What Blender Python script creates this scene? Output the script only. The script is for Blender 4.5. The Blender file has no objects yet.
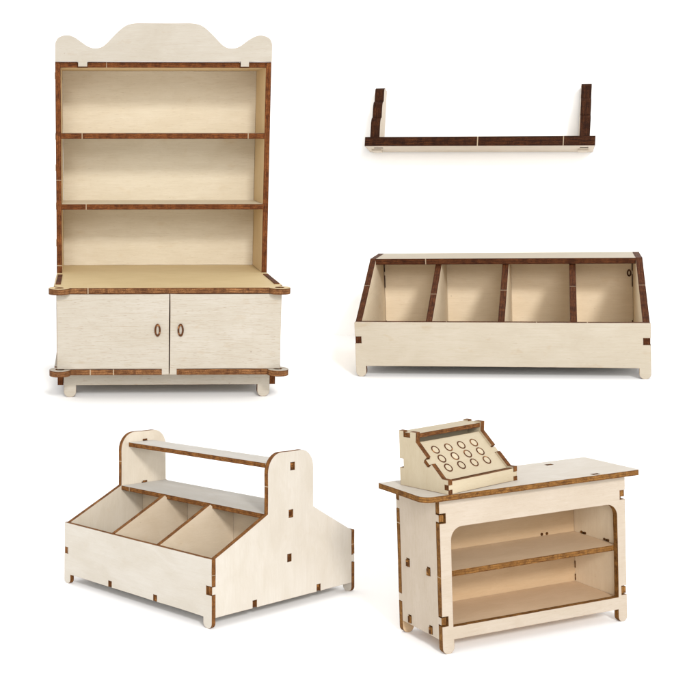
import bpy, math, random
from mathutils import Matrix, Vector
from mathutils.geometry import tessellate_polygon
random.seed(7)
SC = bpy.context.scene
COL = SC.collection
PI = math.pi

# ------------------------------------------------------------------ camera (metres; 1000 fit units = 1 m)
F, PITCH, CX, CY, H = 1100.03, 0.0054, 112.79, 306.30, 0.5
cam_d = bpy.data.cameras.new('camera'); cam = bpy.data.objects.new('camera', cam_d); COL.objects.link(cam)
cam.location = (0, 0, H); cam.rotation_euler = (PI/2 - PITCH, 0, 0)
cam_d.sensor_width = 36; cam_d.lens = F/700*36
cam_d.shift_x = (350-CX)/700; cam_d.shift_y = (CY-350)/700
cam_d.clip_start = 0.05; cam_d.clip_end = 200
SC.camera = cam

def ground_point(u, v, depth):
    d = Vector(((u-CX)/F, 1, -(v-CY)/F)); c, s = math.cos(PITCH), math.sin(PITCH)
    w = Vector((d.x, d.y*c+d.z*s, -d.y*s+d.z*c))
    return w*depth + Vector((0, 0, H))

def plane_rot(gx, gy):
    n = Vector((-gx, -gy, 1)).normalized(); x = Vector((1, 0, gx)).normalized(); y = n.cross(x)
    return Matrix((x, y, n)).transposed()

# object bases: position, surface slope and size per fit unit
c0, s0 = math.cos(PITCH), math.sin(PITCH)
def flat_depth(v):                       # depth of the flat front part of the sheet at picture height v
    dz = -s0 - (v-CY)/F*c0
    return -H/dz
BASE = {
    'h': (168.44, 402.65, 3.40, 0.0, 0.1563, 0.0198),
    'b': (496.75, 377.69, 3.70, 0.0690, 0.1224, -0.3961),
    'i': (211.76, 629.89, flat_depth(629.89), 0.0, 0.0, -0.8759),
    'c': (443.15, 655.17, flat_depth(655.17), 0.0429, 0.0467, 0.3292),
}
POS, ROT, SCL = {}, {}, {}
for k, (u, v, d, gx, gy, yaw) in BASE.items():
    POS[k] = ground_point(u, v, d); SCL[k] = d/F
    ROT[k] = plane_rot(gx, gy) @ Matrix.Rotation(yaw, 3, 'Z')

# ------------------------------------------------------------------ materials
def new_mat(name):
    m = bpy.data.materials.new(name); m.use_nodes = True
    nt = m.node_tree; nt.nodes.clear()
    out = nt.nodes.new('ShaderNodeOutputMaterial'); bs = nt.nodes.new('ShaderNodeBsdfPrincipled')
    nt.links.new(bs.outputs[0], out.inputs[0])
    return m, nt, bs

class NB:
    def __init__(s, nt): s.nt = nt
    def n(s, t, **kw):
        x = s.nt.nodes.new(t)
        for k, v in kw.items(): setattr(x, k, v)
        return x
    def l(s, a, b): s.nt.links.new(a, b)
    def mapping(s, vec, scale, loc=(0, 0, 0)):
        m = s.n('ShaderNodeMapping'); s.l(vec, m.inputs[0]); m.inputs['Scale'].default_value = scale; m.inputs['Location'].default_value = loc
        return m.outputs[0]
    def noise(s, vec, scale=1, detail=2, rough=.5, dist=0):
        m = s.n('ShaderNodeTexNoise'); s.l(vec, m.inputs['Vector']); m.inputs['Scale'].default_value = scale
        m.inputs['Detail'].default_value = detail; m.inputs['Roughness'].default_value = rough; m.inputs['Distortion'].default_value = dist
        return m.outputs['Fac']
    def remap(s, val, a, b, c, d):
        m = s.n('ShaderNodeMapRange'); s.l(val, m.inputs[0])
        for i, q in enumerate((a, b, c, d)): m.inputs[i+1].default_value = q
        return m.outputs[0]
    def mix(s, fac, a, b, mode='MIX'):
        m = s.n('ShaderNodeMix', data_type='RGBA', blend_type=mode)
        for sock, q in ((m.inputs[0], fac), (m.inputs[6], a), (m.inputs[7], b)):
            if hasattr(q, 'links'): s.l(q, sock)
            else: sock.default_value = q if not isinstance(q, tuple) else (*q, 1)
        return m.outputs[2]
    def math(s, op, a, b):
        m = s.n('ShaderNodeMath', operation=op)
        for sock, q in ((m.inputs[0], a), (m.inputs[1], b)):
            if hasattr(q, 'links'): s.l(q, sock)
            else: sock.default_value = q
        return m.outputs[0]

def face_mat(name, base, dark, scorch, stain=.5, streak=1.0, fibre=1.0):
    """pale birch ply: long soft streaks, fine fibres, faint stains, browned rim along the laser cut"""
    m, nt, bs = new_mat(name); b = NB(nt)
    uv = b.n('ShaderNodeUVMap', uv_map='grain').outputs[0]
    blot = b.noise(b.mapping(uv, (1.3, 2.6, 1)), 1.5, 4, .6, .8)
    strk = b.noise(b.mapping(uv, (1.0, 16, 1)), 2.2, 4, .6, .4)
    fine = b.noise(b.mapping(uv, (2.4, 52, 1)), 2.4, 3, .7, .6)
    spk = b.noise(b.mapping(uv, (7, 110, 1)), 2.0, 1, .5)
    col = b.mix(b.remap(blot, .32, .68, 0, .8), base, dark)
    col = b.mix(b.math('MULTIPLY', b.remap(strk, .42, .72, 0, .7), streak), col, dark)
    lo = tuple(c*k for c, k in zip(dark, (.84, .78, .70)))
    col = b.mix(b.math('MULTIPLY', b.remap(fine, .52, .76, 0, .8), fibre), col, lo)
    lo2 = tuple(c*k for c, k in zip(dark, (.60, .50, .40)))
    col = b.mix(b.math('MULTIPLY', b.remap(spk, .68, .75, 0, .7), fibre), col, lo2)
    # pale scraped flecks
    flk = b.noise(b.mapping(uv, (3, 40, 1), (3.3, 1.7, 0)), 2.6, 2, .6)
    col = b.mix(b.remap(flk, .62, .74, 0, .5), col, tuple(min(.80, c*1.12) for c in base))
    # tiny dark pin knots and soft tan stains
    st = b.noise(b.mapping(uv, (2.6, 4.6, 1), (9.1, 4.3, 0)), 1.7, 3, .55)
    col = b.mix(b.math('MULTIPLY', b.remap(st, .62, .78, 0, .6), stain), col, tuple(c*k for c, k in zip(dark, (.86, .72, .52))))
    vor = b.n('ShaderNodeTexVoronoi'); b.l(b.mapping(uv, (1.0, 1.6, 1)), vor.inputs['Vector']); vor.inputs['Scale'].default_value = 3.2
    kn = b.remap(vor.outputs['Distance'], .014, .034, .85, 0)
    col = b.mix(b.math('MULTIPLY', kn, stain), col, (.12, .07, .04))
    tone = b.remap(b.noise(b.mapping(uv, (.06, .06, 1)), 1.0, 0, .5), .3, .7, .90, 1.07)
    tv = b.n('ShaderNodeCombineColor'); [b.l(tone, q) for q in tv.inputs[:3]]
    col = b.mix(1.0, col, tv.outputs[0], 'MULTIPLY')
    at = b.n('ShaderNodeAttribute', attribute_name='scorch')
    wob = b.noise(b.mapping(uv, (9, 9, 1)), 5, 2, .6)
    sc = b.math('MULTIPLY', b.math('POWER', at.outputs['Fac'], 1.5), b.remap(wob, .3, .7, .5, 1.0))
    col = b.mix(sc, col, scorch)
    b.l(col, bs.inputs['Base Color'])
    bs.inputs['Roughness'].default_value = .62; bs.inputs['Specular IOR Level'].default_value = .25
    bp = b.n('ShaderNodeBump'); bp.inputs['Strength'].default_value = .10; bp.inputs['Distance'].default_value = .002
    b.l(fine, bp.inputs['Height']); b.l(bp.outputs[0], bs.inputs['Normal'])
    return m

def edge_mat(name, gold, mid, char, rough=.5):
    """laser burnt ply edge: charred outer veneers, browner core, uneven burn along the cut"""
    m, nt, bs = new_mat(name); b = NB(nt)
    uv = b.n('ShaderNodeUVMap', uv_map='grain').outputs[0]
    sep = b.n('ShaderNodeSeparateXYZ'); b.l(uv, sep.inputs[0])
    wob = b.noise(b.mapping(uv, (9, .6, 1)), 3.0, 3, .6)
    v = b.math('ADD', sep.outputs[1], b.remap(wob, .3, .7, -.08, .08))
    rp = b.n('ShaderNodeValToRGB'); b.l(v, rp.inputs[0])
    e = rp.color_ramp.elements
    e[0].position = .02; e[0].color = (*char, 1); e[1].position = .98; e[1].color = (*char, 1)
    for p, c in ((.14, mid), (.24, gold), (.38, gold), (.44, mid), (.56, mid), (.62, gold), (.78, gold), (.88, mid)):
        q = e.new(p); q.color = (*c, 1)
    far = b.noise(b.mapping(uv, (1.3, .1, 1), (6, 0, 0)), 2.2, 3, .6)
    col = b.mix(b.remap(far, .38, .62, 0, .75), rp.outputs[0], mid)
    big = b.noise(b.mapping(uv, (7, .25, 1), (2, 0, 0)), 2.4, 5, .7)
    col = b.mix(b.remap(big, .40, .62, 0, .95), col, char)
    thr = b.noise(b.mapping(uv, (3.0, 9, 1), (5, 1, 0)), 2.2, 3, .6)
    col = b.mix(b.remap(thr, .52, .64, 0, .85), col, tuple(min(.6, c*1.5) for c in gold))
    pit = b.noise(b.mapping(uv, (34, 4.0, 1)), 3.0, 2, .6)
    col = b.mix(b.remap(pit, .48, .66, 0, .8), col, char)
    b.l(col, bs.inputs['Base Color'])
    bs.inputs['Roughness'].default_value = rough; bs.inputs['Specular IOR Level'].default_value = .08
    bp = b.n('ShaderNodeBump'); bp.inputs['Strength'].default_value = .25; bp.inputs['Distance'].default_value = .003
    b.l(pit, bp.inputs['Height']); b.l(bp.outputs[0], bs.inputs['Normal'])
    return m

def paint(name, col, rough=.6):
    m, nt, bs = new_mat(name); bs.inputs['Base Color'].default_value = (*col, 1); bs.inputs['Roughness'].default_value = rough
    return m

WHITE = paint('white_paper', (.95, .95, .95), .9); WHITE.node_tree.nodes['Principled BSDF'].inputs['Specular IOR Level'].default_value = 0
NICK = paint('pale_nick', (.34, .26, .17), .7)
SCORCH = (.19, .09, .034)
def dk(c, k=(.89, .865, .82)): return tuple(a*b for a, b in zip(c, k))
def wood(name, base, **kw): return face_mat('birch_'+name, base, dk(base), SCORCH, **kw)
def burnt(name, gold, k=.72, rough=.65):
    g = tuple(c*k*1.22 for c in gold)
    return edge_mat('burnt_'+name, g, tuple(a*b for a, b in zip(g, (.50, .44, .38))), tuple(a*b for a, b in zip(g, (.22, .17, .18))), rough)
MATS = {
 'h': (wood('hutch', (0.462, 0.421, 0.360), stain=.7, streak=1.0, fibre=1.3), burnt('hutch', (.23, .078, .022))),
 'hc': (wood('crest', (0.413, 0.377, 0.324), stain=.6, streak=.6, fibre=.5), None),
 'hi': (wood('hutch_inside_bounce', (0.672, 0.600, 0.472), stain=.5, streak=.9, fibre=.7), None),  # paler and warmer than the outside: bounce light put into the colour
 'hy': (wood('honey', (0.583, 0.456, 0.255), stain=.3, streak=.5, fibre=.4), None),
 'hw': (wood('bounce_panel', (0.650, 0.495, 0.286), stain=.3, streak=.7, fibre=.5), None),  # tan set to throw warm bounce into the hutch's shaded inside
 'hg': (burnt('tan', (.30, .14, .055)), None),
 'w': (wood('shelf', (0.62, 0.555, 0.475), stain=.6, streak=1, fibre=.8), burnt('shelf', (.10, .032, .009), .50, .6)),
 'b': (wood('bin', (0.473, 0.421, 0.342), stain=.8, streak=.8, fibre=.5), burnt('bin', (.135, .046, .016))),
 'bi': (wood('bin_inside_bounce', (0.76, 0.64, 0.475), stain=.5, streak=.7, fibre=.4), None),  # bounce light in the colour, lifts the dark compartments
 'i': (wood('island', (0.513, 0.479, 0.428), stain=.25, streak=.6, fibre=.3), burnt('island', (.31, .135, .038))),
 'it': (wood('island_top_lightened', (.52, .50, .47), stain=.25, streak=.5, fibre=.3), None),  # lightened to make up for weaker light on flat tops
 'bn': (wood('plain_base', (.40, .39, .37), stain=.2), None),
 'ig': (wood('island_far_end', (.56, .50, .415), stain=.25, streak=.6, fibre=.3), None),
 'ii': (wood('island_inside_bounce', (0.6, 0.5, 0.38), stain=.3, streak=.6, fibre=.3), None),  # warm bounce between the bin walls painted into the wood tone
 'c': (wood('counter', (0.456, 0.390, 0.319), stain=.25, streak=.7, fibre=.5), burnt('counter', (.32, .155, .042))),
 'ct': (wood('counter_slab', (0.536, 0.496, 0.444), stain=.2, streak=.5, fibre=.3), None),
 'ci': (wood('counter_inside_bounce', (0.540, 0.398, 0.266), stain=.3, streak=.7, fibre=.4), None),  # tan stands in for light bounced around inside the counter
 'cb': (wood('counter_back_bounce', (0.486, 0.347, 0.212), stain=.3, streak=.7, fibre=.4), None),  # deeper tan: bounce off the burnt edges, given as colour
 'r': (wood('register', (0.466, 0.398, 0.286), stain=.3, streak=.6, fibre=.4), burnt('register', (.24, .10, .03))),
}

# ------------------------------------------------------------------ panel builder
S = 1.0          # metres per fit unit of the thing being built
def link(o, parent=None):
    COL.objects.link(o)
    if parent: o.parent = parent
    return o

def offset_poly(pts, d):
    n = len(pts); out = []
    for i in range(n):
        p0, p1, p2 = pts[i-1], pts[i], pts[(i+1) % n]
        a = (p1[0]-p0[0], p1[1]-p0[1]); c = (p2[0]-p1[0], p2[1]-p1[1])
        la = math.hypot(*a) or 1e-9; lc = math.hypot(*c) or 1e-9
        na = (-a[1]/la, a[0]/la); nc = (-c[1]/lc, c[0]/lc)
        k = 1+na[0]*nc[0]+na[1]*nc[1]
        if k < .35: k = .35
        out.append((p1[0]+d*(na[0]+nc[0])/k, p1[1]+d*(na[1]+nc[1])/k))
    return out

def area(p): return sum(p[i-1][0]*p[i][1]-p[i][0]*p[i-1][1] for i in range(len(p)))/2
def clean_pts(p):
    q = []
    for a in p:
        if not q or math.hypot(a[0]-q[-1][0], a[1]-q[-1][1]) > 1e-3: q.append(tuple(a))
    if math.hypot(q[0][0]-q[-1][0], q[0][1]-q[-1][1]) < 1e-3: q.pop()
    return q

def rect(x0, y0, x1, y1): return [(x0, y0), (x1, y0), (x1, y1), (x0, y1)]
def arc(cx, cy, r, a0, a1, n=7, ry=None):
    ry = ry or r
    return [(cx+r*math.cos(math.radians(a0+(a1-a0)*i/n)), cy+ry*math.sin(math.radians(a0+(a1-a0)*i/n))) for i in range(n+1)]

def wobble(pl, clean):
    """the laser wanders a little: points along each long edge, pulled a hair into the sheet"""
    out = []
    for i in range(len(pl)):
        a, c = pl[i], pl[(i+1) % len(pl)]; out.append(a)
        L = math.hypot(c[0]-a[0], c[1]-a[1])
        if L < 24 or (clean and clean((a[0]+c[0])/2, (a[1]+c[1])/2)): continue
        n = int(L/11); nx, ny = -(c[1]-a[1])/L, (c[0]-a[0])/L
        bow = random.uniform(0, .25)
        for k in range(1, n):
            u = k/n; d = random.uniform(0, .16)+bow*4*u*(1-u)
            out.append((a[0]+(c[0]-a[0])*u+nx*d, a[1]+(c[1]-a[1])*u+ny*d))
    return out

WARP = None
class Mesh:
    def __init__(s): s.v, s.f, s.m, s.uv, s.sc = [], [], [], [], []
    def face(s, vs, mat, uvs, sc):
        i = len(s.v); s.v += vs; s.f.append(tuple(range(i, i+len(vs)))); s.m.append(mat); s.uv += uvs; s.sc += sc
    def plate(s, outline, t, holes=(), nicks=(), clean=None, rim=.45, seed=None, grain='u', z0=0.0, rimval=1.0):
        """flat cut sheet: outline in (x, y), front face at z0, back at z0 - t"""
        if seed is None: seed = (random.uniform(0, 50), random.uniform(0, 50))
        def fuv(p):
            q = (p[0]/100, p[1]/100) if grain == 'u' else (p[1]/100, p[0]/100)
            return (q[0]+seed[0], q[1]+seed[1])
        loops = []
        for k, pl in enumerate([outline]+list(holes)):
            pl = clean_pts(pl)
            if (area(pl) > 0) != (k == 0): pl = pl[::-1]
            pl = wobble(pl, clean); marks = [False]*len(pl)
            for nk in nicks:
                best = None
                for i in range(len(pl)):
                    a, c = pl[i], pl[(i+1) % len(pl)]
                    L = math.hypot(c[0]-a[0], c[1]-a[1])
                    if L < 3: continue
                    tt = ((nk[0]-a[0])*(c[0]-a[0])+(nk[1]-a[1])*(c[1]-a[1]))/L/L
                    if not .02 < tt < .98: continue
                    dd = math.hypot(a[0]+tt*(c[0]-a[0])-nk[0], a[1]+tt*(c[1]-a[1])-nk[1])
                    if dd < 1.5 and (best is None or dd < best[0]): best = (dd, i, tt, L)
                if best:
                    _, i, tt, L = best; a, c = pl[i], pl[(i+1) % len(pl)]; w = random.uniform(.24, .48)/L
                    p1 = tuple(a[j]+(tt-w)*(c[j]-a[j]) for j in (0, 1)); p2 = tuple(a[j]+(tt+w)*(c[j]-a[j]) for j in (0, 1))
                    pl[i+1:i+1] = [p1, p2]; marks[i+1:i+1] = [True, False]
            loops.append((pl, marks, offset_poly(pl, rim)))
        for side, z in ((1, z0), (-1, z0-t)):
            inner = [lp[2] for lp in loops]
            tris = tessellate_polygon([[Vector((p[0], p[1], 0)) for p in q] for q in inner])
            flat = [p for q in inner for p in q]
            for tr in tris:
                ps = [flat[i] for i in tr]
                if (area(ps) > 0) != (side > 0): ps = ps[::-1]
                s.face([(p[0], p[1], z) for p in ps], 0, [fuv(p) for p in ps], [0]*3)
            for pl, marks, inn in loops:
                n = len(pl)
                for i in range(n):
                    j = (i+1) % n; mid = ((pl[i][0]+pl[j][0])/2, (pl[i][1]+pl[j][1])/2)
                    e = 0 if (clean and clean(*mid)) else rimval
                    q = [pl[i], pl[j], inn[j], inn[i]]; sc = [e, e, 0, 0]
                    if side < 0: q = q[::-1]; sc = sc[::-1]
                    s.face([(p[0], p[1], z) for p in q], 0, [fuv(p) for p in q], sc)
        for pl, marks, inn in loops:
            n = len(pl); L = random.uniform(0, 30)
            for i in range(n):
                j = (i+1) % n; mid = ((pl[i][0]+pl[j][0])/2, (pl[i][1]+pl[j][1])/2)
                d = math.hypot(pl[j][0]-pl[i][0], pl[j][1]-pl[i][1])/100
                if not (clean and clean(*mid)):
                    a, c = pl[i], pl[j]
                    s.face([(a[0], a[1], z0-t), (c[0], c[1], z0-t), (c[0], c[1], z0), (a[0], a[1], z0)], 2 if marks[i] else 1,
                           [(L, 0), (L+d, 0), (L+d, 1), (L, 1)], [0]*4)
                L += d
        return s
    def build(s, name, parent, M, mats, full=None):
        me = bpy.data.meshes.new(name)
        vs = [(x*S, y*S, z*S) for x, y, z in s.v]
        if WARP:                                     # the bin's sides are not quite the same height
            W = full or M; Wi = W.inverted(); vs = [tuple(Wi @ WARP(W @ Vector(v))) for v in vs]
        me.from_pydata(vs, [], s.f)
        for m in mats: me.materials.append(m)
        me.polygons.foreach_set('material_index', s.m)
        uv = me.uv_layers.new(name='grain')
        uv.data.foreach_set('uv', [c for q in s.uv for c in q])
        at = me.attributes.new('scorch', 'FLOAT', 'CORNER'); at.data.foreach_set('value', [float(x) for x in s.sc])
        me.update()
        o = bpy.data.objects.new(name, me); link(o, parent)
        o.matrix_local = M
        return o

def frame(org, ux, uy):
    ux, uy = Vector(ux), Vector(uy); uz = ux.cross(uy)
    M = Matrix((ux, uy, uz)).transposed().to_4x4(); M.translation = Vector(org)*S
    return M
def front(y): return frame((0, y, 0), (1, 0, 0), (0, 0, 1))     # (x, z) sheet, body behind y
def top(z): return frame((0, 0, z), (1, 0, 0), (0, 1, 0))       # (x, y) sheet, body below z
def side(x): return frame((x, 0, 0), (0, 1, 0), (0, 0, 1))      # (y, z) sheet, body on the left of x

def panel(name, parent, M, outline, t, mats, full=None, **kw):
    return Mesh().plate(outline, t, **kw).build(name, parent, M, (mats[0], mats[1], NICK), full)

def pieces(name, parent, M, outlines, t, mats, rim=.3):
    """small cut pieces, each one an object of its own"""
    return [Mesh().plate(o, t, rim=rim).build(name, parent, M, (mats[0], mats[1], NICK)) for o in outlines]

def thing(name, label, cat, key=None, loc=None, rot=None):
    o = bpy.data.objects.new(name, None); COL.objects.link(o); o.empty_display_size = .05
    o['label'] = label; o['category'] = cat
    o.matrix_world = Matrix.Translation(loc if loc is not None else POS[key]) @ (rot if rot is not None else ROT[key]).to_4x4()
    return o

def foot_outline(x0, x1, ztop, r=None):
    r = r or (x1-x0)/2*.95; c = (x0+x1)/2; h = (x1-x0)/2
    return [(x1, ztop), (x0, ztop)]+arc(x0+r, r, r, 180, 270, 6)+arc(x1-r, r, r, 270, 360, 6)

def footed(name, parent, M, outline, t, mats, feet, zb, seedkw=None, **kw):
    """a panel with feet cut from the same sheet: the feet are sub-parts that continue its grain"""
    seed = (random.uniform(0, 50), random.uniform(0, 50))
    cl = lambda x, y: abs(y-zb) < .02 and any(a-.01 < x < c+.01 for a, c in feet)
    p = panel(name, parent, M, outline, t, mats, clean=cl, seed=seed, **kw)
    for a, c in feet:
        panel('foot', p, Matrix.Identity(4), foot_outline(a, c, zb), t, mats, clean=lambda x, y: abs(y-zb) < .02, seed=seed, full=M)
    return p

def bottom_edge(x0, x1, zb, feet, notches=()):
    """points along a bottom edge from left to right with foot breaks and slots (x0, x1, depth)"""
    br = sorted([(a, c, 'f') for a, c in feet]+[(a, c, d) for a, c, d in notches])
    pts = [(x0, zb)]
    for a, c, k in br:
        if k == 'f': pts += [(a, zb), (c, zb)]
        else: pts += [(a, zb), (a, zb+k), (c, zb+k), (c, zb)]
    pts.append((x1, zb))
    return clean_pts([p for p in pts if x0-.001 <= p[0] <= x1+.001])

# ================================================================== HUTCH
S = SCL['h']; MF, ME = MATS['h']; HM = (MF, ME); HONEY = (MATS['hy'][0], MATS['hg'][0]); WARM = (MATS['hw'][0], ME); TAN = (MF, MATS['hg'][0])
hutch = thing('hutch', 'tall pale plywood hutch with scalloped crest, open shelves and two closed doors', 'hutch', 'h')
t = 5.8; yu, D = 114.2, 66.3; hu = 114.1
zc, z2, z1, zt = 116.1, 190.3, 265.6, 339.7
# upper side panels, (y, z)
for sgn in (-1, 1):
    x = -hu+t if sgn < 0 else hu
    o = [(yu, zc), (yu+D+t, zc), (yu+D+t, zt), (yu, zt)]
    panel('side_panel', hutch, side(x), o, t, WARM, nicks=[(yu, 216), (yu, 124)] if sgn < 0 else [], grain='v')
    # tab ends that show on the outer face
    pieces('joint_tab', hutch, side(-hu if sgn < 0 else hu+1.2), [rect(yu+20, zz-7, yu+30, zz) for zz in (z1, z2, 330, 232, 150)], 1.2, (MF, MF), .1)
bx = hu-t
panel('back_panel', hutch, front(yu+D), rect(-bx, zc, bx, zt-t), t, (MATS['hi'][0], ME))
panel('shelf', hutch, top(z1), rect(-bx, yu+.3, bx, yu+D-.1), t, (MATS['hi'][0], ME), nicks=[(-86, yu+.3), (91, yu+.3)])
panel('shelf', hutch, top(z2), rect(-bx, yu+.3, bx, yu+D-.1), t, (MATS['hi'][0], ME), nicks=[(-82, yu+.3)])
tn = [(-90.6, -79.4), (80.4, 90.6)]
tp = [(-bx, yu+.3)]
for a, c in tn: tp += [(a, yu+.3), (a, yu+3.2), (c, yu+3.2), (c, yu+.3)]
tp += [(bx, yu+.3), (bx, yu+D+t), (-bx, yu+D+t)]
panel('top_panel', hutch, top(zt), tp, t, WARM, nicks=[(-60, yu+.3)])
# crest: profile read in picture pixels
half = [(55.2, 60.2), (55.2, 46), (55.6, 42.9), (58, 38.4), (63.0, 35.9), (69.1, 35.4), (75.6, 38.0), (82.1, 42.6), (87.7, 46.4), (94.2, 48.4), (100.7, 47.5),
        (106.3, 43.8), (113.7, 35.9), (121.1, 29.0), (126.7, 25.3), (132.3, 23.7), (138.5, 23.1)]
def smooth(pts, n=4):
    out = []
    for i in range(len(pts)-1):
        p0, p1, p2, p3 = pts[max(i-1, 0)], pts[i], pts[i+1], pts[min(i+2, len(pts)-1)]
        for k in range(n):
            u = k/n
            out.append(tuple(.5*(2*p1[j]+(p2[j]-p0[j])*u+(2*p0[j]-5*p1[j]+4*p2[j]-p3[j])*u*u+(3*p1[j]-p0[j]-3*p2[j]+p3[j])*u**3) for j in (0, 1)))
    return out+[pts[-1]]
hs = half[:2]+smooth(half[2:])
cx = [((x-163.6)*1.0507, 341.4+(60.2-y)*1.021) for x, y in hs]
left_top = cx[::-1][:-1]                                              # plateau -> left side
zb = 339.95
bot = [(-113.9, zb)]
for a, c in ((-89.8, -80.2), (81.2, 89.9)): bot += [(a, zb), (a, 334.8), (c, 334.8), (c, zb)]
bot += [(113.9, zb)]
right_top = [(-x, y) for x, y in cx][1:]
panel('crest', hutch, front(110.7), bot+right_top+left_top, 5.6, (MATS['hc'][0], ME), rim=.5, rimval=.65)
# cabinet plates with round pivot ears
def plate_outline(front_cut=()):
    r = 10.5; o = []
    o += arc(-108.2, 0, r, 95, 330, 14)
    x0 = -108.2+r*math.cos(math.radians(330))
    for a, c, d in front_cut: o += [(a, -.5), (a, d), (c, d), (c, -.5)]
    o = [p for p in o]
    o += arc(108.8, 0, r, 210, 445, 14)
    o += [(114.1, 16), (114.1, yu+D+t), (-114.1, yu+D+t), (-114.1, 16)]
    pts = []
    ins = [p for p in o]
    # front edge between the ears stands at y = -0.5
    res = arc(-108.2, 0, r, 95, 357, 14)+[(-97.2, -.5)]
    for a, c, d in front_cut: res += [(a, -.5), (a, d), (c, d), (c, -.5)]
    res += [(97.8, -.5)]+arc(108.8, 0, r, 183, 445, 14)+[(114.1, 16), (114.1, yu+D+t), (-114.1, yu+D+t), (-114.1, 16)]
    return res
ears = [arc(-108.2, .5, 4.6, 0, 340, 16), arc(108.8, .5, 4.6, 0, 340, 16)]
ct = panel('counter_top', hutch, top(zc), plate_outline(), t, HONEY, holes=ears, nicks=[(-80, -.5)])
pieces('pivot_pin', ct, Matrix.Translation((0, 0, -1.6*S)), [arc(x, .5, 3.3, 0, 342, 18) for x in (-108.2, 108.8)], 4, HM)
# the cabinet sides come up through the counter as burnt ledges
pieces('ledge', hutch, top(zc+.9), [rect(x, 24, x+5.2, 96) for x in (-112.6, 107.4)], 3, (ME, ME), 1.2)
bp = panel('bottom_plate', hutch, top(34.3), plate_outline(((-6.9, 8, 6.5),)), t, TAN, holes=ears, nicks=[(-78, -.5), (-55, -.5)])
pieces('pivot_pin', bp, Matrix.Translation((0, 0, -1.2*S)), [arc(x, .5, 3.3, 0, 342, 18) for x in (-108.2, 108.8)], 4, HM)
# doors
for sgn in (-1, 1):
    if sgn < 0: o = [(-111.1, 34.6), (-7, 34.6), (-7, 28.7), (.1, 28.7), (.1, 110), (-111.1, 110)]
    else: o = [(.9, 28.7), (8, 28.7), (8, 34.6), (111.1, 34.6), (111.1, 110), (.9, 110)]
    d = panel('door', hutch, front(-.1), o, t, HM, rim=.5, rimval=.8)
    hx = -11.4 if sgn < 0 else 11.4
    ring = Mesh().plate(arc(hx, 73.8, 3.1, 0, 350, 22, 6.4), 2.2, holes=[arc(hx, 73.8, 1.35, 0, 350, 22, 4.4)], rim=.3)
    ring.build('handle', d, Matrix.Translation((0, 0, 1.5*S)), (MATS['hg'][0], ME, NICK))
    m = Mesh().plate(arc(hx, 73.8, 1.6, 0, 350, 18, 4.6), .35, rim=.35).build('handle_slot', d, Matrix.Translation((0, 0, .3*S)), (MF, ME, NICK))
# cabinet sides, back, base
for x in (-105.6, 111.0):
    panel('cabinet_side', hutch, side(x), [(27, 12.2), (yu+D+t-.4, 12.2), (yu+D+t-.4, 28.2), (27, 28.2)], t, HM)
    panel('cabinet_wall', hutch, side(x), rect(8, 34.5, yu+D+t-.4, 110.1), t, HM)
panel('cabinet_back', hutch, front(yu+D), rect(-105, 34.5, 105, 110.1), t, HM)
feet = [(-105, -92.6), (92.6, 105)]
footed('apron', hutch, front(24.5), bottom_edge(-105, 105, 12.6, feet)+[(105, 28.3), (-105, 28.3)], t, HM, feet, 12.6)
footed('rear_apron', hutch, front(yu+D), bottom_edge(-105, 105, 12.6, feet)+[(105, 28.3), (-105, 28.3)], t, HM, feet, 12.6)

# ================================================================== WALL SHELF on the backdrop wall
WK = 4.4; S = WK/F; WM = MATS['w']
wrot = Matrix.Rotation(-.3672, 3, 'Z') @ Matrix.Rotation(-.0262, 3, 'X') @ Matrix.Rotation(.0473, 3, 'Y')
wpos = ground_point(475.72, 145.78, WK)
wshelf = thing('wall_shelf', 'small dark-edged wall shelf with two scalloped brackets above its board', 'wall shelf', None, wpos, wrot)
tb, wD = 9.44, 40.9
slot = lambda x: rect(x, 11, x+tb, 16)
panel('board', wshelf, top(tb), rect(-109.6, 0, 109.6, wD), tb, WM, nicks=[(1.5, 0), (81, 0)], holes=[rect(-101.5, 10, -92.5, 14.5), rect(96.5, 10, 104, 14.5)])
prof = [(wD, tb), (wD, 64.9), (29, 65.2)]+arc(26.5, 59.2, 6.0, 95, 180, 7)+[(20.5, 50.2)]
prof += arc(20.2, 41.2, 8.6, 88, 180, 8)+[(11.6, 31.8)]+arc(11.8, 22.6, 8.8, 90, 180, 8)+[(3.2, tb)]
for x in (-104.8, 95.2):
    br = panel('bracket', wshelf, side(x+tb), prof, tb, WM, grain='v', rim=.7)
    lx = x+9 if x < 0 else x+1
    panel('tab', br, Matrix.Identity(4), rect(20, -1.8, 33, 0)[0:4], tb, (WM[0], WM[0]), rimval=0)

# ================================================================== FOUR-COMPARTMENT BIN
S = SCL['b']; WARP = lambda v: Vector((v.x, v.y, v.z*(1-.034*v.x/(139*S)))); BM = MATS['b']; BI = (MATS['bi'][0], BM[1])
bins = thing('display_bin', 'low plywood display bin with four open compartments and sloping sides', 'bin display', 'b')
t = 6.3; hw, hs_ = 139.0, 138.6; zf, zp = 56.0, 10.8; yt, ztp, D = 110.2, 108.5, 166.3
feet = [(-139, -128.6), (128.9, 139)]
o = bottom_edge(-hw, hw, zp, feet)
o += [(hw, 34.0), (hw-6.6, 34.0), (hw-6.6, 41.0), (hw, 41.0), (hw, zf-.8), (hw-.8, zf), (-hw+.8, zf), (-hw, zf-.8), (-hw, 41.0), (-hw+6.6, 41.0), (-hw+6.6, 34.0), (-hw, 34.0)]
footed('front_panel', bins, front(0), o, t, BM, feet, zp, nicks=[(-47, zf), (38, zf), (84, zf)], rim=.5, rimval=.8)
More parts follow.
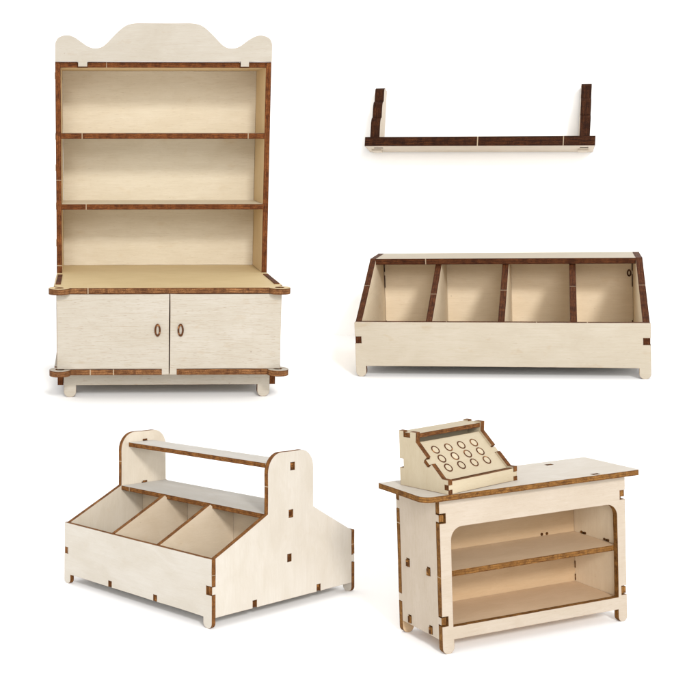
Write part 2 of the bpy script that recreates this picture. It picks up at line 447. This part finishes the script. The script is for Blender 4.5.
for x in (-hs_+t, hs_):
    o = [(t, zp), (D+t, zp), (D+t, ztp), (yt+6, ztp)]+arc(yt+3.5, ztp-4.5, 4.5, 85, 130, 4)+[(t, zf), (t, 40.7), (.7, 40.7), (.7, 34.3), (t, 34.3)]
    panel('side_panel', bins, side(x), o, t, BI, nicks=[(yt-45, ztp-23)])
for x in (-64.5, 5.2, 71.7):
    o = [(t+.1, zp+7), (D-.1, zp+7), (D-.1, ztp-t-.1), (yt+3, ztp-t-.1), (t+.1, zf)]
    panel('divider', bins, side(x+t/2), o, t, BI, nicks=[(yt-48+x*.1, 80+x*.05)])
panel('top_rail', bins, top(ztp), rect(-hs_+t+.1, yt-.2, hs_-t-.1, D+t), t, BM, nicks=[(-78, yt-.2), (88, yt-.2)], holes=[])
panel('back_panel', bins, front(D), rect(-hs_+t+.1, zp, hs_-t-.1, ztp-t-.1), t, BI)
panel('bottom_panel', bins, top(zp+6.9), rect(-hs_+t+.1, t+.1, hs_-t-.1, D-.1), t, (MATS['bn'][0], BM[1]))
# knot hole with a burnt ring and joint gaps on the inner back
m = Mesh().plate(arc(128.5, 85.5, 2.3, 0, 340, 14, 4.2), .6, holes=[arc(128.5, 85.5, 1.0, 0, 340, 10, 2.4)], rim=.3); m.build('tab_ring', bins, front(D-.7), (MATS['hg'][0], BM[1], NICK))
pieces('joint_gap', bins, front(D-.6), [rect(x, a, x+.8, c) for x in (-hs_+t+.5, hs_-t-1.3) for a, c in ((20, 32), (70, 84), (88, 101))], .5, (BM[1], BM[1]), .2)

# ================================================================== TWO-SIDED ISLAND
WARP = None
S = SCL['i']; IM = MATS['i']; II = (MATS['ii'][0], IM[1])
isl = thing('display_island', 'two-sided plywood island with sloping open bins, a shelf and a raised top bar', 'display stand', 'i')
t = 5.1; Lx, Ly = 242.5, 227.2; zf, zp = 70.35, 10.8; n0, n1, zn, ztp = 82.7, 155.7, 105.2, 168.6
feet = [(-Lx, -Lx+11), (-12, 0)]
slots = [(-162.4, -156.4, 7.0), (-87.6, -81.6, 7.0)]
def long_panel(name, y):
    o = bottom_edge(-Lx, 0, zp, feet, slots)
    o += [(0, 33.8), (-8, 33.8), (-8, 43), (0, 43), (0, zf), (-Lx, zf), (-Lx, 42), (-Lx+7, 42), (-Lx+7, 34.5), (-Lx, 34.5)]
    return footed(name, isl, front(y), o, t, IM, feet, zp, nicks=[(0, 54)], rim=.4, rimval=.7)
long_panel('front_panel', 0); long_panel('rear_panel', Ly-t)
ym = (n0+n1)/2
def gable(x):
    r = 21
    o = [(t+.1, zp), (59.5, zp), (59.5, zp+8), (66, zp+8), (66, zp), (161.5, zp), (161.5, zp+8), (168, zp+8), (168, zp), (Ly-t-.1, zp)]
    o += [(Ly-t-.1, 34.5), (Ly-.4, 34.5), (Ly-.4, 42.3), (Ly-t-.1, 42.3), (Ly-t-.1, zf+.2), (n1, zn)]
    o += arc(n1-r, ztp-r, r, 0, 90, 9)+arc(n0+r, ztp-r, r, 90, 180, 9)
    o += [(n0, zn), (t+.1, zf+.2), (t+.1, 42.3), (.5, 42.3), (.5, 34.5), (t+.1, 34.5)]
    hl = [rect(118, 148, 125.2, 156.5), rect(115.5, 97.5, 122.5, 106), rect(113.2, 50.5, 120, 59)]
    g = panel('end_panel', isl, side(x), o, t, IM if x == 0 else (MATS['ig'][0], IM[1]), holes=hl, nicks=[(n0, 134)], grain='v', rim=.5, rimval=.8)
    for a in hl+[rect(60.2, zp, 65.3, zp+7.4), rect(162.2, zp, 167.3, zp+7.4)]:
        (y0, z0), (y1, z1_) = a[0], a[2]
        pieces('tab_end', g, Matrix.Translation((0, 0, -1.2*S)), [rect(y0+.9, z0+.5, y1-.9, z1_-.5)], t-2.4, (IM[1], IM[1]))
    return g
gable(0); gable(-Lx+t)
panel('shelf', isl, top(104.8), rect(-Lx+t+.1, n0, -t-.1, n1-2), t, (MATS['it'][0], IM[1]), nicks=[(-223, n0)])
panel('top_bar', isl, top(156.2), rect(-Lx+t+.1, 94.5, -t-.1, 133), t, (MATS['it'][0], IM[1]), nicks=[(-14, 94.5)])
panel('center_wall', isl, front(116.6), rect(-Lx+t+.1, zp+5, -t-.1, 104.8-t-.1), t, II)
for x in (-85.0, -159.2):
    for rear in (0, 1):
        o = [(t+.1, zp+5), (116.5, zp+5), (116.5, 104.8-t-.1), (n0+3, 104.8-t-.1), (n0-2.5, zn-1.1), (t+.1, zf)]
        if rear: o = [(Ly-p[0], p[1]) for p in o]
        o2 = [(p[0] if not (rear and abs(p[0]-(Ly-116.5)) < .01) else 121.8, p[1]) for p in o]
        panel('divider', isl, side(x+t/2), o2, t, II, nicks=[])
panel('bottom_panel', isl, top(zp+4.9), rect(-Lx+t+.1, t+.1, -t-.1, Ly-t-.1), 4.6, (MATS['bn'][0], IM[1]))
pieces('tab_end', isl, front(.9), [rect(a+.5, zp, c-.5, zp+d-.5) for a, c, d in slots], t-1, (IM[1], IM[1]))
# dark gaps on the inner left gable where the shelf tabs enter
pieces('joint_gap', isl, side(-Lx+t+.6), [rect(y-3.5, z, y+3.5, z+2.2) for y, z in ((120.5, 156.6), (120.5, 105.2))], .5, (IM[1], IM[1]))

# ================================================================== COUNTER
S = SCL['c']; CM = MATS['c']; CI = (MATS['ci'][0], CM[1])
ctr = thing('counter', 'plywood shop counter with overhanging top and arched open front over two shelves', 'shop counter', 'c')
t = 5.9; Lx, D, zp, z1c = 231.9, 75.6, 13.8, 157.55
feet = [(0, 13.6), (220.6, Lx)]
o = bottom_edge(0, Lx, zp, feet)
o += [(Lx, 28.6), (Lx-7, 28.6), (Lx-7, 38.6), (Lx, 38.6), (Lx, 131.3), (Lx-7, 131.3), (Lx-7, 141.2), (Lx, 141.2), (Lx, z1c), (0, z1c)]
o += [(0, 142.8), (7.4, 142.8), (7.4, 132.6), (0, 132.6), (0, 38.5), (7.4, 38.5), (7.4, 28.3), (0, 28.3)]
hole = [(13.0, 26.8), (221.0, 26.8)]+arc(221.0-13, 127.6-13, 13, 0, 90, 8)+arc(13+13, 127.6-13, 13, 90, 180, 8)
footed('front_panel', ctr, front(0), o, t, CM, feet, zp, holes=[hole], nicks=[(0, 78)], rim=.5, rimval=.8)
o = bottom_edge(0, Lx, zp, feet)
o += [(Lx, z1c), (0, z1c), (0, 142.8), (4.5, 142.8), (4.5, 133.4), (0, 133.4), (0, 43), (4.5, 43), (4.5, 34), (0, 34)]
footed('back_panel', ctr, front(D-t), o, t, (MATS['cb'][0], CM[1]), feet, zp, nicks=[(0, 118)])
def cside(x, outer):
    o = [(t+.1, zp), (D-t-.1, zp), (D-t-.1, 34.4), (D-.2, 34.4), (D-.2, 42.6), (D-t-.1, 42.6), (D-t-.1, 133.8), (D-.2, 133.8), (D-.2, 142.4), (D-t-.1, 142.4), (D-t-.1, z1c)]
    o += [(t+.1, z1c), (t+.1, 141.2), (1.2, 141.2), (1.2, 134), (t+.1, 134), (t+.1, 37), (1.2, 37), (1.2, 29.8), (t+.1, 29.8)]
    hl = [rect(53.6, 75, 59.4, 84), rect(17.6, 75, 23.2, 84), rect(53.2, 15.2, 58.6, 24), rect(16.6, 15.2, 22, 24)]
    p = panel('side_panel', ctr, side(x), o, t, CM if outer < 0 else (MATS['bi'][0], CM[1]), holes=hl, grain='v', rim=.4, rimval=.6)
    off = (-t+1.4)*S if outer < 0 else -1.2*S
    for a in hl:
        (y0, z0), (y1, z1_) = a[0], a[2]
        pieces('tab_end', p, Matrix.Translation((0, 0, off)), [rect(y0+1.2, z0+.4, y1-.8, z1_-1.6)], t-3, (CM[1], CM[1]))
cside(t, -1); cside(Lx, 1)
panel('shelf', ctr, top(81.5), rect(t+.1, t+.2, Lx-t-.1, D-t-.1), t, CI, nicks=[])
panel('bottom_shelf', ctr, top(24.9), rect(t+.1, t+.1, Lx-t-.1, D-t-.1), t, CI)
# burnt specks where the inner joints show
CHAR = (CM[1], CM[1])
pieces('joint_gap', ctr, frame((Lx-t-.6, 0, 0), (0, -1, 0), (0, 0, 1)), [arc(-y, 83.2, 1.5, 0, 320, 8) for y in (58, 52.5, 24, 18.5)]+[rect(-D+t+.3, a, -D+t+1.4, c) for a, c in ((26, 33), (40, 48), (57, 60))], .5, CHAR, .2)
pieces('joint_gap', ctr, front(D-t-.6), [arc(x, 83.4, 1.7, 0, 320, 8) for x in (181.5, 188.5)], .5, CHAR, .3)
x0, x1, y0, y1 = -23.9, 243.0, -9.9, 70.5
sl = [rect(178, 54, 187, 59.5), rect(184.5, -7.0, 194, -2.0)]
o = arc(x0+11, y0+11, 11, 180, 270, 8)+arc(x1-3, y0+3, 3, 270, 360, 4)+arc(x1-4, y1-4, 4, 0, 90, 6)+[(x0, y1)]
slab = panel('counter_top', ctr, top(z1c+t), o, t-.1, (MATS['ct'][0], CM[1]), holes=sl, nicks=[], rim=.4, rimval=.6)
pieces('tab_end', slab, Matrix.Translation((0, 0, .25*S)), [rect(a[0][0]+2.6, a[0][1]+.8, a[2][0]-2.6, a[2][1]-.8) for a in sl], t-.3, (CM[1], CM[1]))

# ================================================================== CASH REGISTER on the counter top
RM = MATS['r']; S *= 1.035
rp = POS['c'] + ROT['c'] @ (Vector((4.0, -10.5, z1c+t+.05))*SCL['c'])
reg = thing('cash_register', 'small wedge-shaped plywood cash register with round keys standing on the counter', 'cash register', None, rp, ROT['c'] @ Matrix.Rotation(.2166, 3, 'Z'))
t = 5.4; Lx, D, yt, ztp, zl = 98.7, 61.4, 38.9, 55.1, 12.6
ya, za = yt+.6, ztp-9.5                  # top of the slope
yb, zb_ = 7.2, zl+1.5
def lerp(a, c, k): return tuple(a[i]+(c[i]-a[i])*k for i in range(len(a)))
A, Bp = (ya, za), (yb, zb_)
sd = (Bp[0]-A[0], Bp[1]-A[1]); sl_ = math.hypot(*sd); sd = (sd[0]/sl_, sd[1]/sl_); nrm = (sd[1], -sd[0])   # points up/front
if nrm[1] < 0: nrm = (-nrm[0], -nrm[1])
def on(k, d=0.0): p = lerp(A, Bp, k); return (p[0]+nrm[0]*d, p[1]+nrm[1]*d)
def rside(x):
    o = [(0, 0), (D, 0), (D, 18), (D-5, 18), (D-5, 27), (D, 27), (D, ztp), (D-6, ztp), (D-6, ztp-6), (yt+8, ztp-6), (yt+8, ztp), (yt, ztp), A]
    o += [on(.42), on(.42, -5.2), on(.60, -5.2), on(.60), Bp, (0, zb_), (0, 9.2), (4.5, 9.2), (4.5, 4.2), (0, 4.2)]
    return panel('side_panel', reg, side(x), o, t, RM, grain='v', rim=.6)
rside(t); rside(Lx)
ix0, ix1 = t+.05, Lx-t-.05
to = [(ix0, yt+1.2), (ix1, yt+1.2), (ix1, yt+8.6), (Lx-.5, yt+8.6), (Lx-.5, D-6.6), (ix1, D-6.6), (ix1, D), (ix0, D), (ix0, D-6.6), (.5, D-6.6), (.5, yt+8.6), (ix0, yt+8.6)]
panel('top_panel', reg, top(ztp-1.4), to, 4.4, RM)
panel('back_panel', reg, front(D-t), rect(ix0, 0.2, ix1, ztp-6), t-.1, RM)
lip = [(ix0, .1), (ix1, .1), (ix1, 4.4), (Lx-.6, 4.4), (Lx-.6, 9.0), (ix1, 9.0), (ix1, zl), (ix0, zl), (ix0, 9.0), (.6, 9.0), (.6, 4.4), (ix0, 4.4)]
panel('front_lip', reg, front(.1), lip, t-.6, RM, rim=.5)
# sloping key panel with a tab through each side
ux = Vector((1, 0, 0)); uy = Vector((0, -sd[0], -sd[1]))          # up the slope
kb0 = on(1.0, -2.2); kl = sl_*1.0
M = frame((0, kb0[0], kb0[1]), ux, uy)
w0, w1 = kl*.42, kl*.56
ko = [(ix0, -1), (ix1, -1), (ix1, w0), (Lx+.6, w0), (Lx+.6, w1), (ix1, w1), (ix1, kl+1), (ix0, kl+1), (ix0, w1), (-.6, w1), (-.6, w0), (ix0, w0)]
key = panel('key_panel', reg, M, ko, 3.6, RM, nicks=[], rim=.5)
for ry in (.255, .50, .745):
    for cxk in (.165, .375, .585, .795):
        X = ix0+(ix1-ix0)*cxk; Y = kl*(1-ry)+.5
        bt = Mesh().plate(arc(X, Y, 4.5, 0, 345, 24), .5, rim=.3)
        b_ = bt.build('button', key, Matrix.Translation((0, 0, .25*S)), (RM[0], RM[1], NICK))
        Mesh().plate(arc(X, Y, 4.75, 0, 345, 24), .4, holes=[arc(X, Y, 3.5, 0, 345, 24)], rim=.35).build('ring', b_, Matrix.Translation((0, 0, .2*S)), (MATS['hg'][0], MATS['hg'][0], NICK))

# ================================================================== backdrop: white paper sheet that sweeps up, and the wall
def sm(a, c, x):
    k = min(1, max(0, (x-a)/(c-a))); return k*k*(3-2*k)
def plane_z(k, x, y):
    gx, gy = BASE[k][3], BASE[k][4]; p = POS[k]
    return p.z+gx*(x-p.x)+gy*(y-p.y)
def sheet_z(x, y):
    wy = sm(2.2, 3.22, y)
    r = x/max(y, .6)
    a = .224+(.168-.224)*wy; c = .254+(.215-.254)*wy
    wr = sm(a, c, r)
    yy = min(y, 5.2)
    return (1-wy)*((1-wr)*plane_z('i', x, yy)+wr*plane_z('c', min(max(x, -1), 2), yy))+wy*((1-wr)*plane_z('h', x, yy)+wr*plane_z('b', min(x, 4), yy))
xs = [-9, -7, -5, -4, -3, -2.5]+[-2+.05*i for i in range(101)]+[3.3, 3.7, 4.2, 5, 6, 8, 10]
ys = [-6, -4, -2, -1, 0, .4]+[.7+.05*i for i in range(91)]+[5.4, 6, 7, 9, 12]
vs = [(x, y, sheet_z(x, y)) for y in ys for x in xs]; nx = len(xs)
fs = [(j*nx+i, j*nx+i+1, (j+1)*nx+i+1, (j+1)*nx+i) for j in range(len(ys)-1) for i in range(nx-1)]
me = bpy.data.meshes.new('ground'); me.from_pydata(vs, [], fs); me.materials.append(WHITE); me.polygons.foreach_set('use_smooth', [True]*len(fs))
g = link(bpy.data.objects.new('ground', me)); g['kind'] = 'structure'
# wall: a thick white board parallel to the back of the wall shelf
S = 1.0
wM = Matrix.Translation(wpos) @ wrot.to_4x4()
off = wD*WK/F+.004
me = bpy.data.meshes.new('wall')
L, B0, T0 = 9, -2.6, 6
q = [(-L, off, B0), (L, off, B0), (L, off, T0), (-L, off, T0), (-L, off+.1, B0), (L, off+.1, B0), (L, off+.1, T0), (-L, off+.1, T0)]
me.from_pydata(q, [], [(0, 1, 2, 3), (5, 4, 7, 6), (3, 2, 6, 7), (0, 4, 5, 1), (1, 5, 6, 2), (0, 3, 7, 4)]); me.materials.append(WHITE)
wl = link(bpy.data.objects.new('wall', me)); wl.matrix_world = wM; wl['kind'] = 'structure'

# ================================================================== light: white studio surround, one softbox and an added fill lamp
w = bpy.data.worlds.new('World'); SC.world = w; w.use_nodes = True
bg = w.node_tree.nodes['Background']; bg.inputs[0].default_value = (1.0, .995, .985, 1); bg.inputs[1].default_value = .87
def softbox(name, loc, target, size, power, col):
    ld = bpy.data.lights.new(name, 'AREA'); ld.shape = 'DISK'; ld.size = size; ld.energy = power; ld.color = col
    o = link(bpy.data.objects.new(name, ld)); o.location = loc
    o.rotation_euler = (Vector(target)-Vector(loc)).to_track_quat('-Z', 'Y').to_euler()
    return o
tgt = Vector((.6, 3.0, .3))
def studio(name, az, el, size, k, col=(1, .985, .96), R=16):
    az, el = math.radians(az), math.radians(el)
    d = Vector((math.sin(az)*math.cos(el), -math.cos(az)*math.cos(el), math.sin(el)))
    softbox(name, tgt+d*R, tgt, size, R*R*PI*PI*k, col)
studio('softbox', 5, 25, 2.4, .50, (1, .992, .975))
studio('added_fill', -9, 13, 5.0, .24, (1, .992, .975))  # added lamp from the front left, brightens the inside of the bin

SC.render.engine = 'CYCLES'
SC.cycles.max_bounces = 12; SC.cycles.diffuse_bounces = 10
SC.cycles.use_denoising = True
SC.view_settings.view_transform = 'Standard'; SC.view_settings.look = 'None'; SC.view_settings.exposure = 0.21; SC.view_settings.gamma = 1
